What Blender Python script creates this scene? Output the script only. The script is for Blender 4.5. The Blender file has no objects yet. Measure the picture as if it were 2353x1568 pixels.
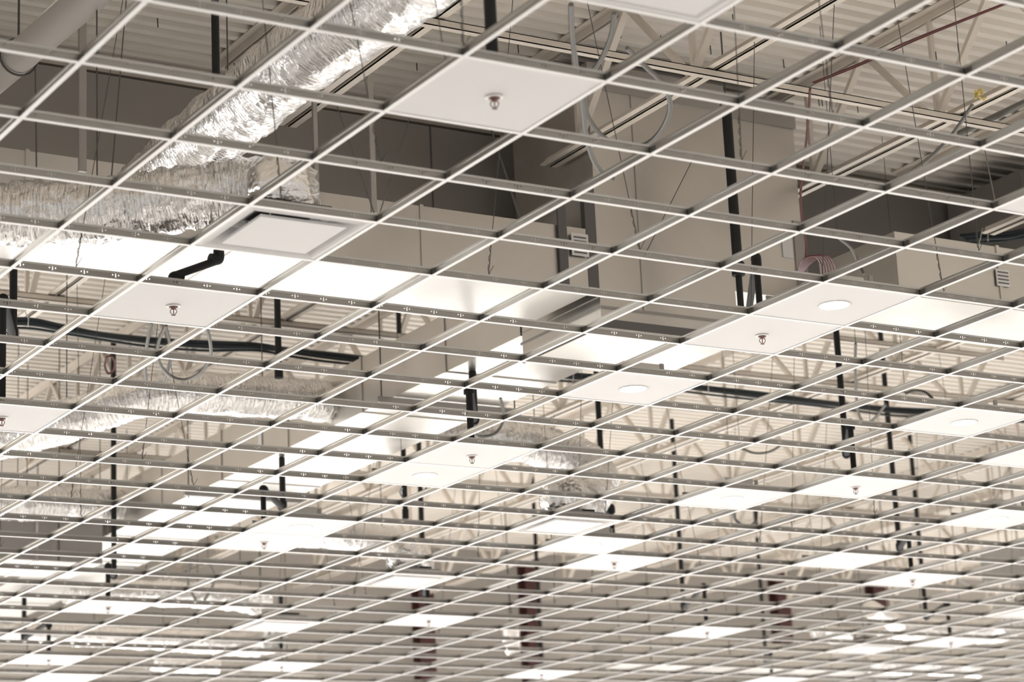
import bpy, math, random
from mathutils import Vector, Matrix, noise
random.seed(7)
S = bpy.context.scene
COL = S.collection
c = 0.6096            # two-foot ceiling module
G = 4.85              # height of the ceiling grid above the floor; all z below are measured from the grid

# ---------------------------------------------------------------- camera, world, exposure
cam_d = bpy.data.cameras.new('camera'); cam = bpy.data.objects.new('camera', cam_d); COL.objects.link(cam)
RT = (0.85859583, -0.51059513, -0.04588917); DN = (0.09471242, 0.24596060, -0.96464135); FW = (0.50382811, 0.82389077, 0.25954045)
CP = (-2.31434716, -6.40364544, -3.25338161 + G)
cam.matrix_world = Matrix(((RT[0], -DN[0], -FW[0], CP[0]), (RT[1], -DN[1], -FW[1], CP[1]), (RT[2], -DN[2], -FW[2], CP[2]), (0, 0, 0, 1)))
cam_d.sensor_width = 36; cam_d.lens = 85.25; cam_d.clip_end = 200
cam_d.dof.use_dof = True; cam_d.dof.focus_distance = 13.2; cam_d.dof.aperture_fstop = 2.6
S.camera = cam
S.view_settings.view_transform = 'Standard'; S.view_settings.look = 'None'
S.view_settings.gamma = 1; S.view_settings.use_curve_mapping = False
S.view_settings.exposure = 0.15
w = bpy.data.worlds.new('world'); S.world = w; w.use_nodes = True
bg = w.node_tree.nodes['Background']; bg.inputs[0].default_value = (1.0, .965, .925, 1); bg.inputs[1].default_value = 0.50
S.cycles.max_bounces = 5; S.cycles.diffuse_bounces = 3; S.cycles.glossy_bounces = 3; S.cycles.transparent_max_bounces = 12
S.cycles.caustics_reflective = False; S.cycles.caustics_refractive = False
S.cycles.sample_clamp_indirect = 6

# large lights: added, unseen fill panels below the grid, and lamps of the hall (each downlight also carries its own lamp)
def area(name, loc, size, power, rot=(0, 0, 0), shape='DISK', size_y=None, color=(1, .98, .955)):
    l = bpy.data.lights.new(name, 'AREA'); l.shape = shape; l.size = size; l.energy = power; l.color = color
    if size_y: l.size_y = size_y
    o = bpy.data.objects.new(name, l); COL.objects.link(o); o.location = (loc[0], loc[1], loc[2] + G); o.rotation_euler = rot
    return o
LAMP = 42.0
area('added_far_fill', (14, 21.1, -3.55), 52, 3300, (-math.pi / 2, 0, 0), 'RECTANGLE', 2.3, (1, .99, .985))  # unseen light panel added so the duct undersides reflect bright
area('added_side_fill', (41, 9, -2.6), 24, 1500, (math.pi / 2, 0, math.pi / 2), 'RECTANGLE', 4.0, (1, .99, .985))  # second added panel, unseen, brightening from the right

# ---------------------------------------------------------------- materials
def mat(name, col, rough=.6, metal=0.0, bump=0, bscale=40, var=0, vscale=6, stretch=(1, 1, 1), emit=0):
    m = bpy.data.materials.new(name); m.use_nodes = True; n = m.node_tree; b = n.nodes['Principled BSDF']
    b.inputs['Base Color'].default_value = (*col, 1); b.inputs['Roughness'].default_value = rough; b.inputs['Metallic'].default_value = metal
    if emit:
        b.inputs['Emission Color'].default_value = (1, .98, .95, 1); b.inputs['Emission Strength'].default_value = emit
    if bump or var:
        tc = n.nodes.new('ShaderNodeTexCoord'); mp = n.nodes.new('ShaderNodeMapping'); mp.inputs['Scale'].default_value = stretch
        n.links.new(tc.outputs['Object'], mp.inputs[0])
    if var:
        t = n.nodes.new('ShaderNodeTexNoise'); t.inputs['Scale'].default_value = vscale; t.inputs['Detail'].default_value = 4
        n.links.new(mp.outputs[0], t.inputs[0])
        r = n.nodes.new('ShaderNodeMapRange'); r.inputs[1].default_value = .25; r.inputs[2].default_value = .75
        r.inputs[3].default_value = 1 - var; r.inputs[4].default_value = 1 + var
        n.links.new(t.outputs[0], r.inputs[0])
        mx = n.nodes.new('ShaderNodeVectorMath'); mx.operation = 'SCALE'; mx.inputs[0].default_value = col
        n.links.new(r.outputs[0], mx.inputs['Scale']); n.links.new(mx.outputs[0], b.inputs['Base Color'])
        r2 = n.nodes.new('ShaderNodeMapRange'); r2.inputs[1].default_value = .25; r2.inputs[2].default_value = .75
        r2.inputs[3].default_value = rough * .8; r2.inputs[4].default_value = min(1, rough * 1.25)
        n.links.new(t.outputs[0], r2.inputs[0]); n.links.new(r2.outputs[0], b.inputs['Roughness'])
    if bump:
        t2 = n.nodes.new('ShaderNodeTexNoise'); t2.inputs['Scale'].default_value = bscale; t2.inputs['Detail'].default_value = 3
        n.links.new(mp.outputs[0], t2.inputs[0])
        bp = n.nodes.new('ShaderNodeBump'); bp.inputs['Strength'].default_value = bump; bp.inputs['Distance'].default_value = .02
        n.links.new(t2.outputs[0], bp.inputs['Height']); n.links.new(bp.outputs[0], b.inputs['Normal'])
    return m
M = {}
M['tile'] = mat('white_tile', (.735, .722, .712), .9, 0, .05, 300)
M['tee_white'] = mat('tee_white_cap', (.82, .805, .785), .45)
M['tee_metal'] = mat('tee_galvanized', (.56, .55, .525), .30, 1.0, 0, 40, .10, 3)
M['clip'] = mat('clip_steel', (.22, .22, .21), .35, .9)
M['galv'] = mat('galvanized_sheet', (.60, .575, .535), .36, .92, .04, 3, .10, 1.6)
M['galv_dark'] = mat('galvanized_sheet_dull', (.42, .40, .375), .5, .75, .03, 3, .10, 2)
M['seam'] = mat('duct_seam', (.36, .34, .32), .45, .8)
M['mastic'] = mat('grey_duct_sealant', (.13, .12, .115), .6)
M['foil'] = mat('foil_jacket', (.95, .935, .92), .14, 1.0, .9, 34, .06, 6, (1, 1, 1))
def foil_bump(m):
    n = m.node_tree; b = n.nodes['Principled BSDF']
    u = n.nodes.new('ShaderNodeUVMap'); u.uv_map = 'uv'; mp = n.nodes.new('ShaderNodeMapping'); mp.inputs['Scale'].default_value = (60, 9, 1)
    t = n.nodes.new('ShaderNodeTexNoise'); t.inputs['Scale'].default_value = 1; t.inputs['Detail'].default_value = 3; t.inputs['Distortion'].default_value = .6
    n.links.new(u.outputs[0], mp.inputs[0]); n.links.new(mp.outputs[0], t.inputs[0])
    bp = n.nodes.new('ShaderNodeBump'); bp.inputs['Strength'].default_value = 1; bp.inputs['Distance'].default_value = .025
    old = b.inputs['Normal'].links[0].from_socket; n.links.new(old, bp.inputs['Normal']); n.links.new(t.outputs[0], bp.inputs['Height']); n.links.new(bp.outputs[0], b.inputs['Normal'])
M['foil'].node_tree.nodes['Bump'].inputs['Strength'].default_value = .35
foil_bump(M['foil'])
M['deck'] = mat('roof_deck_paint', (.81, .75, .67), .6, 0, 0, 10, .06, 1.5)
M['joist'] = mat('joist_paint', (.72, .65, .565), .5, 0, 0, 10, .08, 4)
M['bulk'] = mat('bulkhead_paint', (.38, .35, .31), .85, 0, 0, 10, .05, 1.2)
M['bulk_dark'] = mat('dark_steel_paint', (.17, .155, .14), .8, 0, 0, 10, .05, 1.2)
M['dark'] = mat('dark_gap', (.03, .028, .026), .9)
M['wall'] = mat('far_wall_paint', (.50, .465, .42), .85, 0, 0, 10, .04, .6)
M['floor'] = mat('pale_concrete', (.78, .76, .735), .55, 0, 0, 10, .06, .5)
M['pipe'] = mat('black_iron_pipe', (.012, .012, .012), .75)
M['wire'] = mat('steel_wire', (.10, .095, .09), .45, .6)
M['conduit'] = mat('flexible_conduit', (.21, .205, .19), .45, .6)
M['cable'] = mat('dark_teal_cable', (.012, .022, .028), .45)
M['blackcable'] = mat('black_cable', (.01, .01, .01), .5)
M['red'] = mat('red_cable', (.10, .018, .016), .45)
M['redsteel'] = mat('red_oxide_steel', (.075, .026, .024), .7, 0, 0, 10, .15, 3)
M['pvc'] = mat('grey_white_pipe', (.52, .49, .45), .45)
M['chrome'] = mat('chrome', (.55, .53, .51), .15, 1)
M['brass'] = mat('brass_link', (.16, .09, .075), .35, .8)
M['lens'] = mat('lit_lens', (1, 1, 1), .5, 0, emit=6)
M['paper'] = mat('white_sticker', (.8, .78, .75), .8)
M['ink'] = mat('sticker_print', (.12, .11, .11), .8)
M['yellow'] = mat('yellow_tag', (.65, .50, .12), .6)
M['strap'] = mat('white_tie', (.8, .8, .78), .6)

# slots pressed through the webs of the main tees: two dots and a dash every six inches
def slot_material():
    m = bpy.data.materials.new('tee_web_slotted_shaded'); m.use_nodes = True; n = m.node_tree; b = n.nodes['Principled BSDF']
    b.inputs['Base Color'].default_value = (.38, .365, .34, 1); b.inputs['Metallic'].default_value = .95; b.inputs['Roughness'].default_value = .32  # same finish as the cross tees; dimmer reflection put into a darker base
    out = n.nodes['Material Output']
    def mth(op, a, b_=None):
        q = n.nodes.new('ShaderNodeMath'); q.operation = op
        for i, v in enumerate((a, b_)):
            if v is None: continue
            if isinstance(v, (int, float)): q.inputs[i].default_value = v
            else: n.links.new(v, q.inputs[i])
        return q.outputs[0]
    tc = n.nodes.new('ShaderNodeTexCoord'); sp = n.nodes.new('ShaderNodeSeparateXYZ'); n.links.new(tc.outputs['Object'], sp.inputs[0])
    X, Z = sp.outputs[0], sp.outputs[2]
    u = mth('SUBTRACT', mth('MODULO', mth('ADD', X, 100 * .1524 + .04), .1524), .0762)
    au = mth('ABSOLUTE', u)
    dash = mth('MULTIPLY', mth('LESS_THAN', au, .0022), mth('LESS_THAN', mth('ABSOLUTE', mth('SUBTRACT', Z, .0205)), .0085))
    d2 = mth('ADD', mth('POWER', mth('SUBTRACT', au, .0145), 2), mth('POWER', mth('SUBTRACT', Z, .0225), 2))
    dot = mth('LESS_THAN', d2, .0032 ** 2)
    hole = mth('MAXIMUM', dash, dot)
    tr = n.nodes.new('ShaderNodeBsdfTransparent'); mx = n.nodes.new('ShaderNodeMixShader')
    n.links.new(hole, mx.inputs[0]); n.links.new(b.outputs[0], mx.inputs[1]); n.links.new(tr.outputs[0], mx.inputs[2])
    n.links.new(mx.outputs[0], out.inputs[0])
    return m
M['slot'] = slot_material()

# ---------------------------------------------------------------- mesh helpers
class MB:
    def __init__(s): s.v = []; s.f = []; s.sm = []
    def add(s, vs, fs, smooth=False):
        o = len(s.v); s.v += [tuple(v) for v in vs]; s.f += [tuple(i + o for i in f) for f in fs]; s.sm += [smooth] * len(fs); return s
    def box(s, x0, x1, y0, y1, z0, z1):
        return s.add([(x0,y0,z0),(x1,y0,z0),(x1,y1,z0),(x0,y1,z0),(x0,y0,z1),(x1,y0,z1),(x1,y1,z1),(x0,y1,z1)],
                     [(0,3,2,1),(4,5,6,7),(0,1,5,4),(1,2,6,5),(2,3,7,6),(3,0,4,7)])
    def bar(s, a, b, wd, ht, up=(0, 0, 1)):
        a, b = Vector(a), Vector(b); d = (b - a).normalized(); r = d.cross(Vector(up))
        if r.length < 1e-4: r = d.cross(Vector((1, 0, 0)))
        r.normalize(); u = r.cross(d)
        o = [r * x * wd / 2 + u * y * ht / 2 for x, y in ((-1,-1),(1,-1),(1,1),(-1,1))]
        return s.add([a + q for q in o] + [b + q for q in o], [(0,1,2,3)[::-1],(4,5,6,7),(0,1,5,4),(1,2,6,5),(2,3,7,6),(3,0,4,7)])
    def prof_x(s, prof, x0, x1):       # closed YZ outline swept along X
        n = len(prof)
        return s.add([(x0, y, z) for y, z in prof] + [(x1, y, z) for y, z in prof],
                     [tuple(range(n))[::-1], tuple(range(n, 2 * n))] + [(i, (i + 1) % n, (i + 1) % n + n, i + n) for i in range(n)])
    def tube(s, pts, r, seg=10, cap=True, rf=None):
        pts = [Vector(p) for p in pts]; n = len(pts); vs = []; up = None
        for i, p in enumerate(pts):
            d = (pts[min(i + 1, n - 1)] - pts[max(i - 1, 0)]).normalized()
            if up is None:
                up = Vector((0, 0, 1)) if abs(d.z) < .9 else Vector((1, 0, 0))
            a = d.cross(up)
            if a.length < 1e-5: a = d.cross(Vector((0, 1, 0)))
            a.normalize(); up = a.cross(d).normalized()
            for k in range(seg):
                t = 2 * math.pi * k / seg; q = rf(i, k) if rf else (r[i] if isinstance(r, (list, tuple)) else r)
                vs.append(p + (a * math.cos(t) + up * math.sin(t)) * q)
        fs = [(i*seg+k, i*seg+(k+1)%seg, (i+1)*seg+(k+1)%seg, (i+1)*seg+k) for i in range(n-1) for k in range(seg)]
        s.add(vs, fs, True)
        if cap:
            s.add(vs[:seg], [tuple(range(seg))[::-1]]); s.add(vs[-seg:], [tuple(range(seg))])
        return s
    def lathe(s, prof, cx, cy, seg=24):   # (r,z) outline about a vertical axis
        vs = [(cx + r * math.cos(2*math.pi*k/seg), cy + r * math.sin(2*math.pi*k/seg), z) for r, z in prof for k in range(seg)]
        n = len(prof)
        s.add(vs, [(i*seg+k, i*seg+(k+1)%seg, (i+1)*seg+(k+1)%seg, (i+1)*seg+k) for i in range(n-1) for k in range(seg)], True)
        return s
    def build(s, name, m, parent=None, loc=None):
        base = Vector(loc) if loc is not None else (Vector(parent['_loc']) if parent is not None else Vector((0, 0, 0)))
        me = bpy.data.meshes.new(name)
        me.from_pydata([(x - base.x, y - base.y, z - base.z) for x, y, z in s.v], [], s.f)
        me.polygons.foreach_set('use_smooth', s.sm); me.materials.append(M[m]); me.update()
        o = bpy.data.objects.new(name, me); COL.objects.link(o)
        if parent is not None:
            o.parent = parent; o['_loc'] = tuple(base)
        else:
            o.location = (base.x, base.y, base.z + G); o['_loc'] = tuple(base)
        return o

def tag(o, label, cat, group=None, kind=None):
    o['label'] = label; o['category'] = cat
    if group: o['group'] = group
    if kind: o['kind'] = kind
    return o
def struct(o): o['kind'] = 'structure'; return o
def thing(name, loc, label, cat, group=None):
    o = bpy.data.objects.new(name, None); COL.objects.link(o); o.empty_display_size = .1
    o.location = (loc[0], loc[1], loc[2] + G); o['_loc'] = tuple(float(q) for q in loc)
    return tag(o, label, cat, group)
def copy_tree(o, dx, parent=None):
    q = o.copy(); COL.objects.link(q); q.parent = parent
    if parent is None: q.location = (o.location.x + dx[0], o.location.y + dx[1], o.location.z + dx[2])
    b = o['_loc']; q['_loc'] = (b[0] + dx[0], b[1] + dx[1], b[2] + dx[2])
    for ch in list(o.children): copy_tree(ch, dx, q)
    return q
ONES = ['', 'first', 'second', 'third', 'fourth', 'fifth', 'sixth', 'seventh', 'eighth', 'ninth', 'tenth', 'eleventh', 'twelfth', 'thirteenth',
        'fourteenth', 'fifteenth', 'sixteenth', 'seventeenth', 'eighteenth', 'nineteenth']
def ordn(n):
    if n < 20: return ONES[n]
    t, u = divmod(n, 10)
    return ({2: 'twentieth', 3: 'thirtieth'}[t]) if u == 0 else ({2: 'twenty', 3: 'thirty'}[t] + '-' + ONES[u])
def proj(p):
    d = Vector(p) + Vector((0, 0, G)) - Vector(CP)
    z = d.dot(Vector(FW)); return (d.dot(Vector(RT)) / z * 5572.1 + 1176.5, d.dot(Vector(DN)) / z * 5572.1 + 784, z)
def inview(p, m=0):
    x, y, z = proj(p); return z > 0 and -m <= x <= 2353 + m and -m <= y <= 1568 + m
def smooth_path(pts, n=8):
    pts = [Vector(p) for p in pts]; P = [pts[0] * 2 - pts[1]] + pts + [pts[-1] * 2 - pts[-2]]; out = []
    for i in range(1, len(P) - 2):
        for k in range(n):
            t = k / n; a, b, d, e = P[i-1], P[i], P[i+1], P[i+2]
            out.append(.5 * ((2*b) + (d-a)*t + (2*a-5*b+4*d-e)*t*t + (-a+3*b-3*d+e)*t**3))
    out.append(pts[-1]); return out

# ---------------------------------------------------------------- setting: floor, deck, far wall, bulkhead
DECK = 2.488; WALLY = 21.3
struct(MB().box(-16, 46, -22, 30, -G - .2, -G).build('floor', 'floor'))
def deck():
    b = MB(); p = .1333; h = .042; y = -4.0; prof = []
    while y < WALLY:
        prof += [(y, DECK), (y + .055, DECK), (y + .072, DECK + h), (y + .116, DECK + h)]; y += p
    n = len(prof); x0, x1 = -6, 40
    b.add([(x0, a, z) for a, z in prof] + [(x1, a, z) for a, z in prof], [(i, i + 1, n + i + 1, n + i) for i in range(n - 1)])
    b.box(x0, x1, -4, WALLY, DECK + .05, DECK + .12)
    return b
struct(deck().build('ceiling', 'deck'))
struct(MB().box(-10, 42, WALLY, WALLY + .2, -.75, DECK + .1).build('wall_far', 'wall'))
BY = 6.8
bk = MB(); bk.box(-5, 6.05, BY, BY + .12, 1.2, 2.33)
bulk = struct(bk.build('wall_bulkhead', 'bulk'))
for x in (-1.2, 1.25, 3.7, 5.2):
    struct(MB().box(x - .006, x + .006, BY - .004, BY + .0, 1.2, 2.33).build('trim_1', 'mastic', bulk))
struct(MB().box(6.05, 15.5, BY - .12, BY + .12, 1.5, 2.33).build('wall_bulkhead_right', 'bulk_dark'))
for zz in (2.36, 2.41): struct(MB().box(-5, 16, BY + .03, BY + .1, zz, zz + .02).build('trim_3', 'joist'))
struct(MB().box(-5, 16, BY + .22, BY + .3, 2.25, DECK - .002).build('slot_shade_strip', 'dark'))  # near-black strip painting the shade in the slot over the bulkhead

# ---------------------------------------------------------------- suspended grid
FS = range(-2, 31)
def rrange(f):
    rs = [r for r in range(-2, 40) if any(inview((r * c + t, f * c, 0), 60) for t in (0, .3))]
    return (min(rs), max(rs) + 1) if rs else None
def tee_bm(L, axis):
    fl = MB(); wb = MB()
    t = .0098
    prof_f = [(-t, 0), (t, 0), (t, .0022), (-t, .0022)]
    bulb = [(-.0035, .030), (.0035, .030), (.0035, .040), (-.0035, .040)]
    fl.prof_x(prof_f, 0, L)
    web = MB().add([(0, 0, .0022), (L, 0, .0022), (L, 0, .031), (0, 0, .031)], [(0, 1, 2, 3)])
    bb = MB().prof_x(bulb, 0, L)
    if axis == 'y':
        for q in (fl, web, bb): q.v = [(-y, x, z) for x, y, z in q.v]
    return fl, web, bb
nmain = 0
vis_f = [f for f in FS if any(inview((r * .5 * c, f * c, 0)) for r in range(-4, 80))]
for f in FS:
    rr = rrange(f)
    if not rr: continue
    x0, x1 = rr[0] * c - .3, rr[1] * c + .3
    lab = ('white-faced main tee, %s long grid line down from the top' % ordn(vis_f.index(f) + 1)) if f in vis_f else 'white-faced main tee just beyond the frame'
    t = thing('main_tee', (x0, f * c, 0), lab, 'ceiling grid tee', 'main tees of the suspended grid')
    fl, web, bb = tee_bm(x1 - x0, 'x')
    for q in (fl, web, bb): q.v = [(x + x0, y + f * c, z) for x, y, z in q.v]
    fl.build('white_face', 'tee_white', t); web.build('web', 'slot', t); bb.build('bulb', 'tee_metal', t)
# cross tees: one two-foot length between each pair of main tees
L = c - .006
p0 = thing('cross_tee', (0, .003, 0), '', 'ceiling grid tee', 'cross tees of the suspended grid')
fl, web, bb = tee_bm(L, 'y')
for q in (fl, web, bb): q.v = [(x, y + .003, z - .0006) for x, y, z in q.v]
fl.v = [(x, y, z) for x, y, z in fl.v]
fl.build('white_face', 'tee_white', p0)
web.add([(.0008, y, z) for x, y, z in web.v[:4]], [(3, 2, 1, 0)]).build('web', 'tee_metal', p0); bb.build('bulb', 'tee_metal', p0)
for y0, y1 in ((.003, .030), (L - .026, L + .002)):
    q = MB().box(-.006, .006, y0, y1, .006, .030)
    q.tube([(-.008, (y0+y1)/2, .022), (.008, (y0+y1)/2, .022)], .004, 6); q.build('end_clip', 'clip', p0)
segs = []
for f in FS:
    for r in range(-2, 40):
        pts = [(r * c, (f + t) * c, 0) for t in (0, .25, .5, .75, 1)]
        if any(inview(p, 50) for p in pts):
            v = [proj(p) for p in pts if inview(p)]
            mid = proj((r * c, (f + .5) * c, 0)); segs.append((mid[2], r, f, len(v) > 0))
segs.sort()
rows = {}
for z, r, f, v in segs:
    if v: rows.setdefault(f, []).append(r)
fl_rows = sorted(rows)
first = True; rest = [MB(), MB()]; cnt = 0
for z, r, f, v in segs:
    if cnt < 290:
        dx = (r * c, f * c, 0)
        if first:
            o = p0; o.location = (dx[0], dx[1] + .003, G); o['_loc'] = (dx[0], dx[1] + .003, 0); first = False
            for ch in o.children: ch['_loc'] = o['_loc']
        else:
            b0 = p0['_loc']; o = copy_tree(p0, (dx[0] - b0[0], dx[1] + .003 - b0[1], 0))
        if v:
            k = sorted(rows[f]).index(r) + 1; rw = fl_rows.index(f) + 1
            o['label'] = 'short cross tee, %s from the left in the %s cell row from the top' % (ordn(k), ordn(rw))
        else:
            o['label'] = 'short galvanized cross tee just outside the frame'
        cnt += 1
    else:
        a, w_, b_ = tee_bm(L, 'y')
        for src, d in ((a, 0), (w_, 1), (b_, 1)):
            rest[d].add([(x + r * c, y + f * c + .003, zz - .0006) for x, y, zz in src.v], src.f)
st = rest[0].build('cross_tee_mass', 'tee_white'); tag(st, 'mass of small distant cross tees along the bottom of the photo', 'ceiling grid tees', None, 'stuff')
ws = rest[1].build('web', 'tee_metal', st); ws['kind'] = 'stuff'

# ---------------------------------------------------------------- ceiling panels and their fittings
def tile(r, f, label):
    x, y = (r + .5) * c, (f + .5) * c; h = c / 2 - .004
    b = MB().box(x - h, x + h, y - h, y + h, .0026, .018)
    o = b.build('ceiling_tile', 'tile', None, (x, y, .0026)); return tag(o, label, 'ceiling tile', 'lay-in ceiling tiles')
def sprinkler(r, f, label):
    x, y = (r + .5) * c, (f + .5) * c
    t = thing('fire_sprinkler', (x, y, .0), label, 'sprinkler', 'pendent sprinklers')
    MB().lathe([(.012, .002), (.034, .0015), (.036, -.001), (.030, -.004), (.014, -.006), (.012, .0)], x, y, 24).build('escutcheon', 'tee_white', t)
    b = MB().lathe([(.001, -.002), (.022, -.004), (.022, -.009), (.012, -.012), (.010, -.018), (.001, -.018)], x, y, 16)
    b.tube(smooth_path([(x - .008, y + .004, -.013), (x - .014, y + .007, -.028), (x - .006, y + .003, -.042), (x, y, -.046)], 4), .0022, 6)
    b.tube(smooth_path([(x + .008, y - .004, -.013), (x + .014, y - .007, -.028), (x + .006, y - .003, -.042), (x, y, -.046)], 4), .0022, 6)
    b.build('frame', 'brass', t)
    MB().tube([(x, y, -.014), (x, y, -.042)], .0025, 8).build('bulb', 'red', t)
    MB().lathe([(.001, -.046), (.011, -.046), (.011, -.048), (.001, -.049)], x, y, 16).build('deflector', 'brass', t)
def downlight(r, f, label):
    x, y = (r + .5) * c, (f + .5) * c
    t = thing('recessed_downlight', (x, y, 0), label, 'downlight', 'lit recessed downlights')
    MB().lathe([(.0745, -.001), (.080, -.0014), (.086, .0), (.084, .0024)], x, y, 40).build('trim_ring', 'tile', t)
    MB().lathe([(.0005, -.001), (.075, -.001)], x, y, 40).build('lens', 'lens', t)
    h = MB().box(x - .12, x + .12, y - .10, y + .10, .03, .13); h.box(x - .30, x + .30, y - .004, y + .004, .03, .045)
    h.build('housing', 'galv', t)
    for sy in (-1, 1):
        b = MB().box(x - .30, x + .30, y + sy * .16 - .006, y + sy * .16 + .006, .042, .062)
        b.box(x - .012, x + .012, y + sy * .292 - .006, y + sy * .292 + .004, .03, .075); b.build('hanger_bar', 'seam', t)
    l = bpy.data.lights.new('lamp', 'AREA'); l.shape = 'DISK'; l.size = .14; l.energy = LAMP; l.color = (1, .98, .955)
    o = bpy.data.objects.new('lamp', l); COL.objects.link(o); o.parent = t; o.location = (0, 0, -.006)
def diffuser(r, f, label, plaque=.205, drop=.006):
    x, y = (r + .5) * c, (f + .5) * c; t = thing('air_diffuser', (x, y, 0), label, 'ceiling diffuser', 'square lay-in air diffusers')
    def ring(h0, z0, h1, z1):
        a = [(x+i*h0, y+j*h0, z0) for i, j in ((-1,-1),(1,-1),(1,1),(-1,1))] + [(x+i*h1, y+j*h1, z1) for i, j in ((-1,-1),(1,-1),(1,1),(-1,1))]
        return a, [(k, (k+1) % 4, (k+1) % 4 + 4, k + 4) for k in range(4)]
    b = MB()
    for seg in ((.300, .0026, .272, .0026), (.272, .0026, .262, -.004), (.262, -.004, .252, .004), (.252, .004, .205, .075), (.205, .075, .12, .09)):
        b.add(*ring(*seg))
    b.build('frame', 'tile', t)
    MB().lathe([(.125, .085), (.125, .15)], x, y, 28).build('neck', 'galv', t)
    MB().box(x - .16, x + .16, y - .16, y + .16, .088, .10).build('backpan', 'dark', t)
    p = MB().box(x - plaque, x + plaque, y - plaque, y + plaque, -drop, -drop + .012)
    for i in (-1, 1):
        for j in (-1, 1): p.tube([(x + i * .12, y + j * .12, -drop + .01), (x + i * .12, y + j * .12, .09)], .004, 6)
    p.build('plaque', 'tile', t)
ends = {'a': (-c/2, 0), }
tile(3, 1, 'large white tile with a sprinkler in the upper middle of the photo')
sprinkler(3, 1, 'blurred sprinkler in the topmost white tile, nearest the viewer')
tile(3, 6, 'white tile with a sprinkler at the left, above the coiled conduit')
sprinkler(3, 6, 'sprinkler in the white tile at the left above the coiled conduit')
tile(3, 10, 'white tile with a sprinkler cut off by the left edge of the photo')
sprinkler(3, 10, 'sprinkler in the white tile cut by the left photo edge')
tile(8, 4, 'white tile with a downlight at right, joined to the sprinkler tile below it')
downlight(8, 4, 'nearest lit downlight, right of centre under the bright duct')
tile(8, 5, 'white tile with a sprinkler at right, joined to the downlight tile above it')
sprinkler(8, 5, 'sprinkler right of centre, below the nearest downlight')
tile(8, 7, 'white tile with a downlight just right of the photo centre')
downlight(8, 7, 'lit downlight just right of the photo centre, below the silver plenum')
tile(12, 7, 'white tile with a downlight near the right edge at mid height')
downlight(12, 7, 'lit downlight near the right edge at mid height')
tile(8, 10, 'white tile with a sprinkler below centre, beside the foil elbow')
sprinkler(8, 10, 'sprinkler below the photo centre, just above a downlight')
tile(8, 11, 'white tile with a downlight below centre, joined to the sprinkler tile above')
downlight(8, 11, 'lit downlight below the photo centre, just under a sprinkler')
tile(12, 11, 'white tile with a downlight in the lower right, left of a sprinkler tile')
downlight(12, 11, 'lit downlight in the lower right, left of a sprinkler tile')
tile(13, 10, 'white tile with a sprinkler in the lower right, right of a downlight tile')
sprinkler(13, 10, 'sprinkler in the lower right, right of a downlight tile')
tile(16, 11, 'white tile with a downlight at the right edge in the lower part')
downlight(16, 11, 'lit downlight at the right edge in the lower part of the photo')
tile(8, 14, 'white tile with a downlight at lower left, joined to a sprinkler tile')
downlight(8, 14, 'lit downlight at lower left, upper right of a sprinkler')
tile(8, 15, 'white tile with a sprinkler at lower left, joined to a downlight tile')
sprinkler(8, 15, 'sprinkler at lower left, lower left of a downlight')
tile(12, 14, 'white tile with a downlight at lower middle, under the far diffuser')
downlight(12, 14, 'lit downlight at lower middle, under the far square diffuser')
tile(13, 15, 'white tile with a tiny sprinkler at lower middle, below a downlight')
sprinkler(13, 15, 'tiny sprinkler at lower middle, just below a downlight')
tile(16, 14, 'white tile with a downlight at lower right, above a sprinkler tile')
downlight(16, 14, 'lit downlight at lower right, farthest from the viewer on that side')
tile(18, 15, 'white tile with a tiny sprinkler at lower right, right of the red columns')
sprinkler(18, 15, 'tiny sprinkler at lower right, right of a downlight')
tile(8, 20, 'small white tile with a sprinkler at the lower left, under foil duct')
sprinkler(8, 20, 'tiny sprinkler at the lower left, under the foil duct')
tile(13, 20, 'small white sprinkler tile at the bottom middle, left of the red column foot')
sprinkler(13, 20, 'tiny sprinkler at the bottom middle, left of the red column foot')
tile(18, 20, 'small white sprinkler tile at the bottom, right of the photo middle')
sprinkler(18, 20, 'tiny sprinkler at the bottom, right of the photo middle')
tile(23, 20, 'small white sprinkler tile at the bottom right corner area')
sprinkler(23, 20, 'tiny sprinkler at the bottom right, under the black pipe jog')
tile(9, 25, 'small white sprinkler tile in the bottom left corner')
sprinkler(9, 25, 'tiny sprinkler in the bottom left corner tile')
tile(13, 25, 'small white sprinkler tile at the bottom edge, left of the middle')
sprinkler(13, 25, 'tiny sprinkler at the bottom edge, left of the middle')
tile(18, 25, 'small white sprinkler tile at the bottom edge, at the middle')
sprinkler(18, 25, 'faint sprinkler at the bottom edge, at the middle')
tile(8, 1, 'plain white tile cut off by the right edge in the upper half')
tile(14, 8, 'plain white tile cut off by the right edge below mid height')
tile(10, 27, 'plain white tile cut off at the very bottom left')
tile(23, 25, 'plain white tile at the bottom edge, right of the middle')
tile(14, 27, 'plain white tile at the very bottom, under the left sprinkler tile')
diffuser(3, 4, 'square white diffuser under the foil elbow at the upper left')
diffuser(3, -1, 'white diffuser cut off by the top edge of the photo', .235)
diffuser(11, 13, 'square white diffuser under the foil elbow, below the photo centre')
diffuser(11, 17, 'square white diffuser at lower middle, left of the red column')
diffuser(11, 21, 'small square diffuser at the lower left, among foil ducts')
diffuser(22, 17, 'small square diffuser cut by the right edge near the bottom')
diffuser(22, 21, 'small square diffuser at lower right, beside a sprinkler tile')

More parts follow.
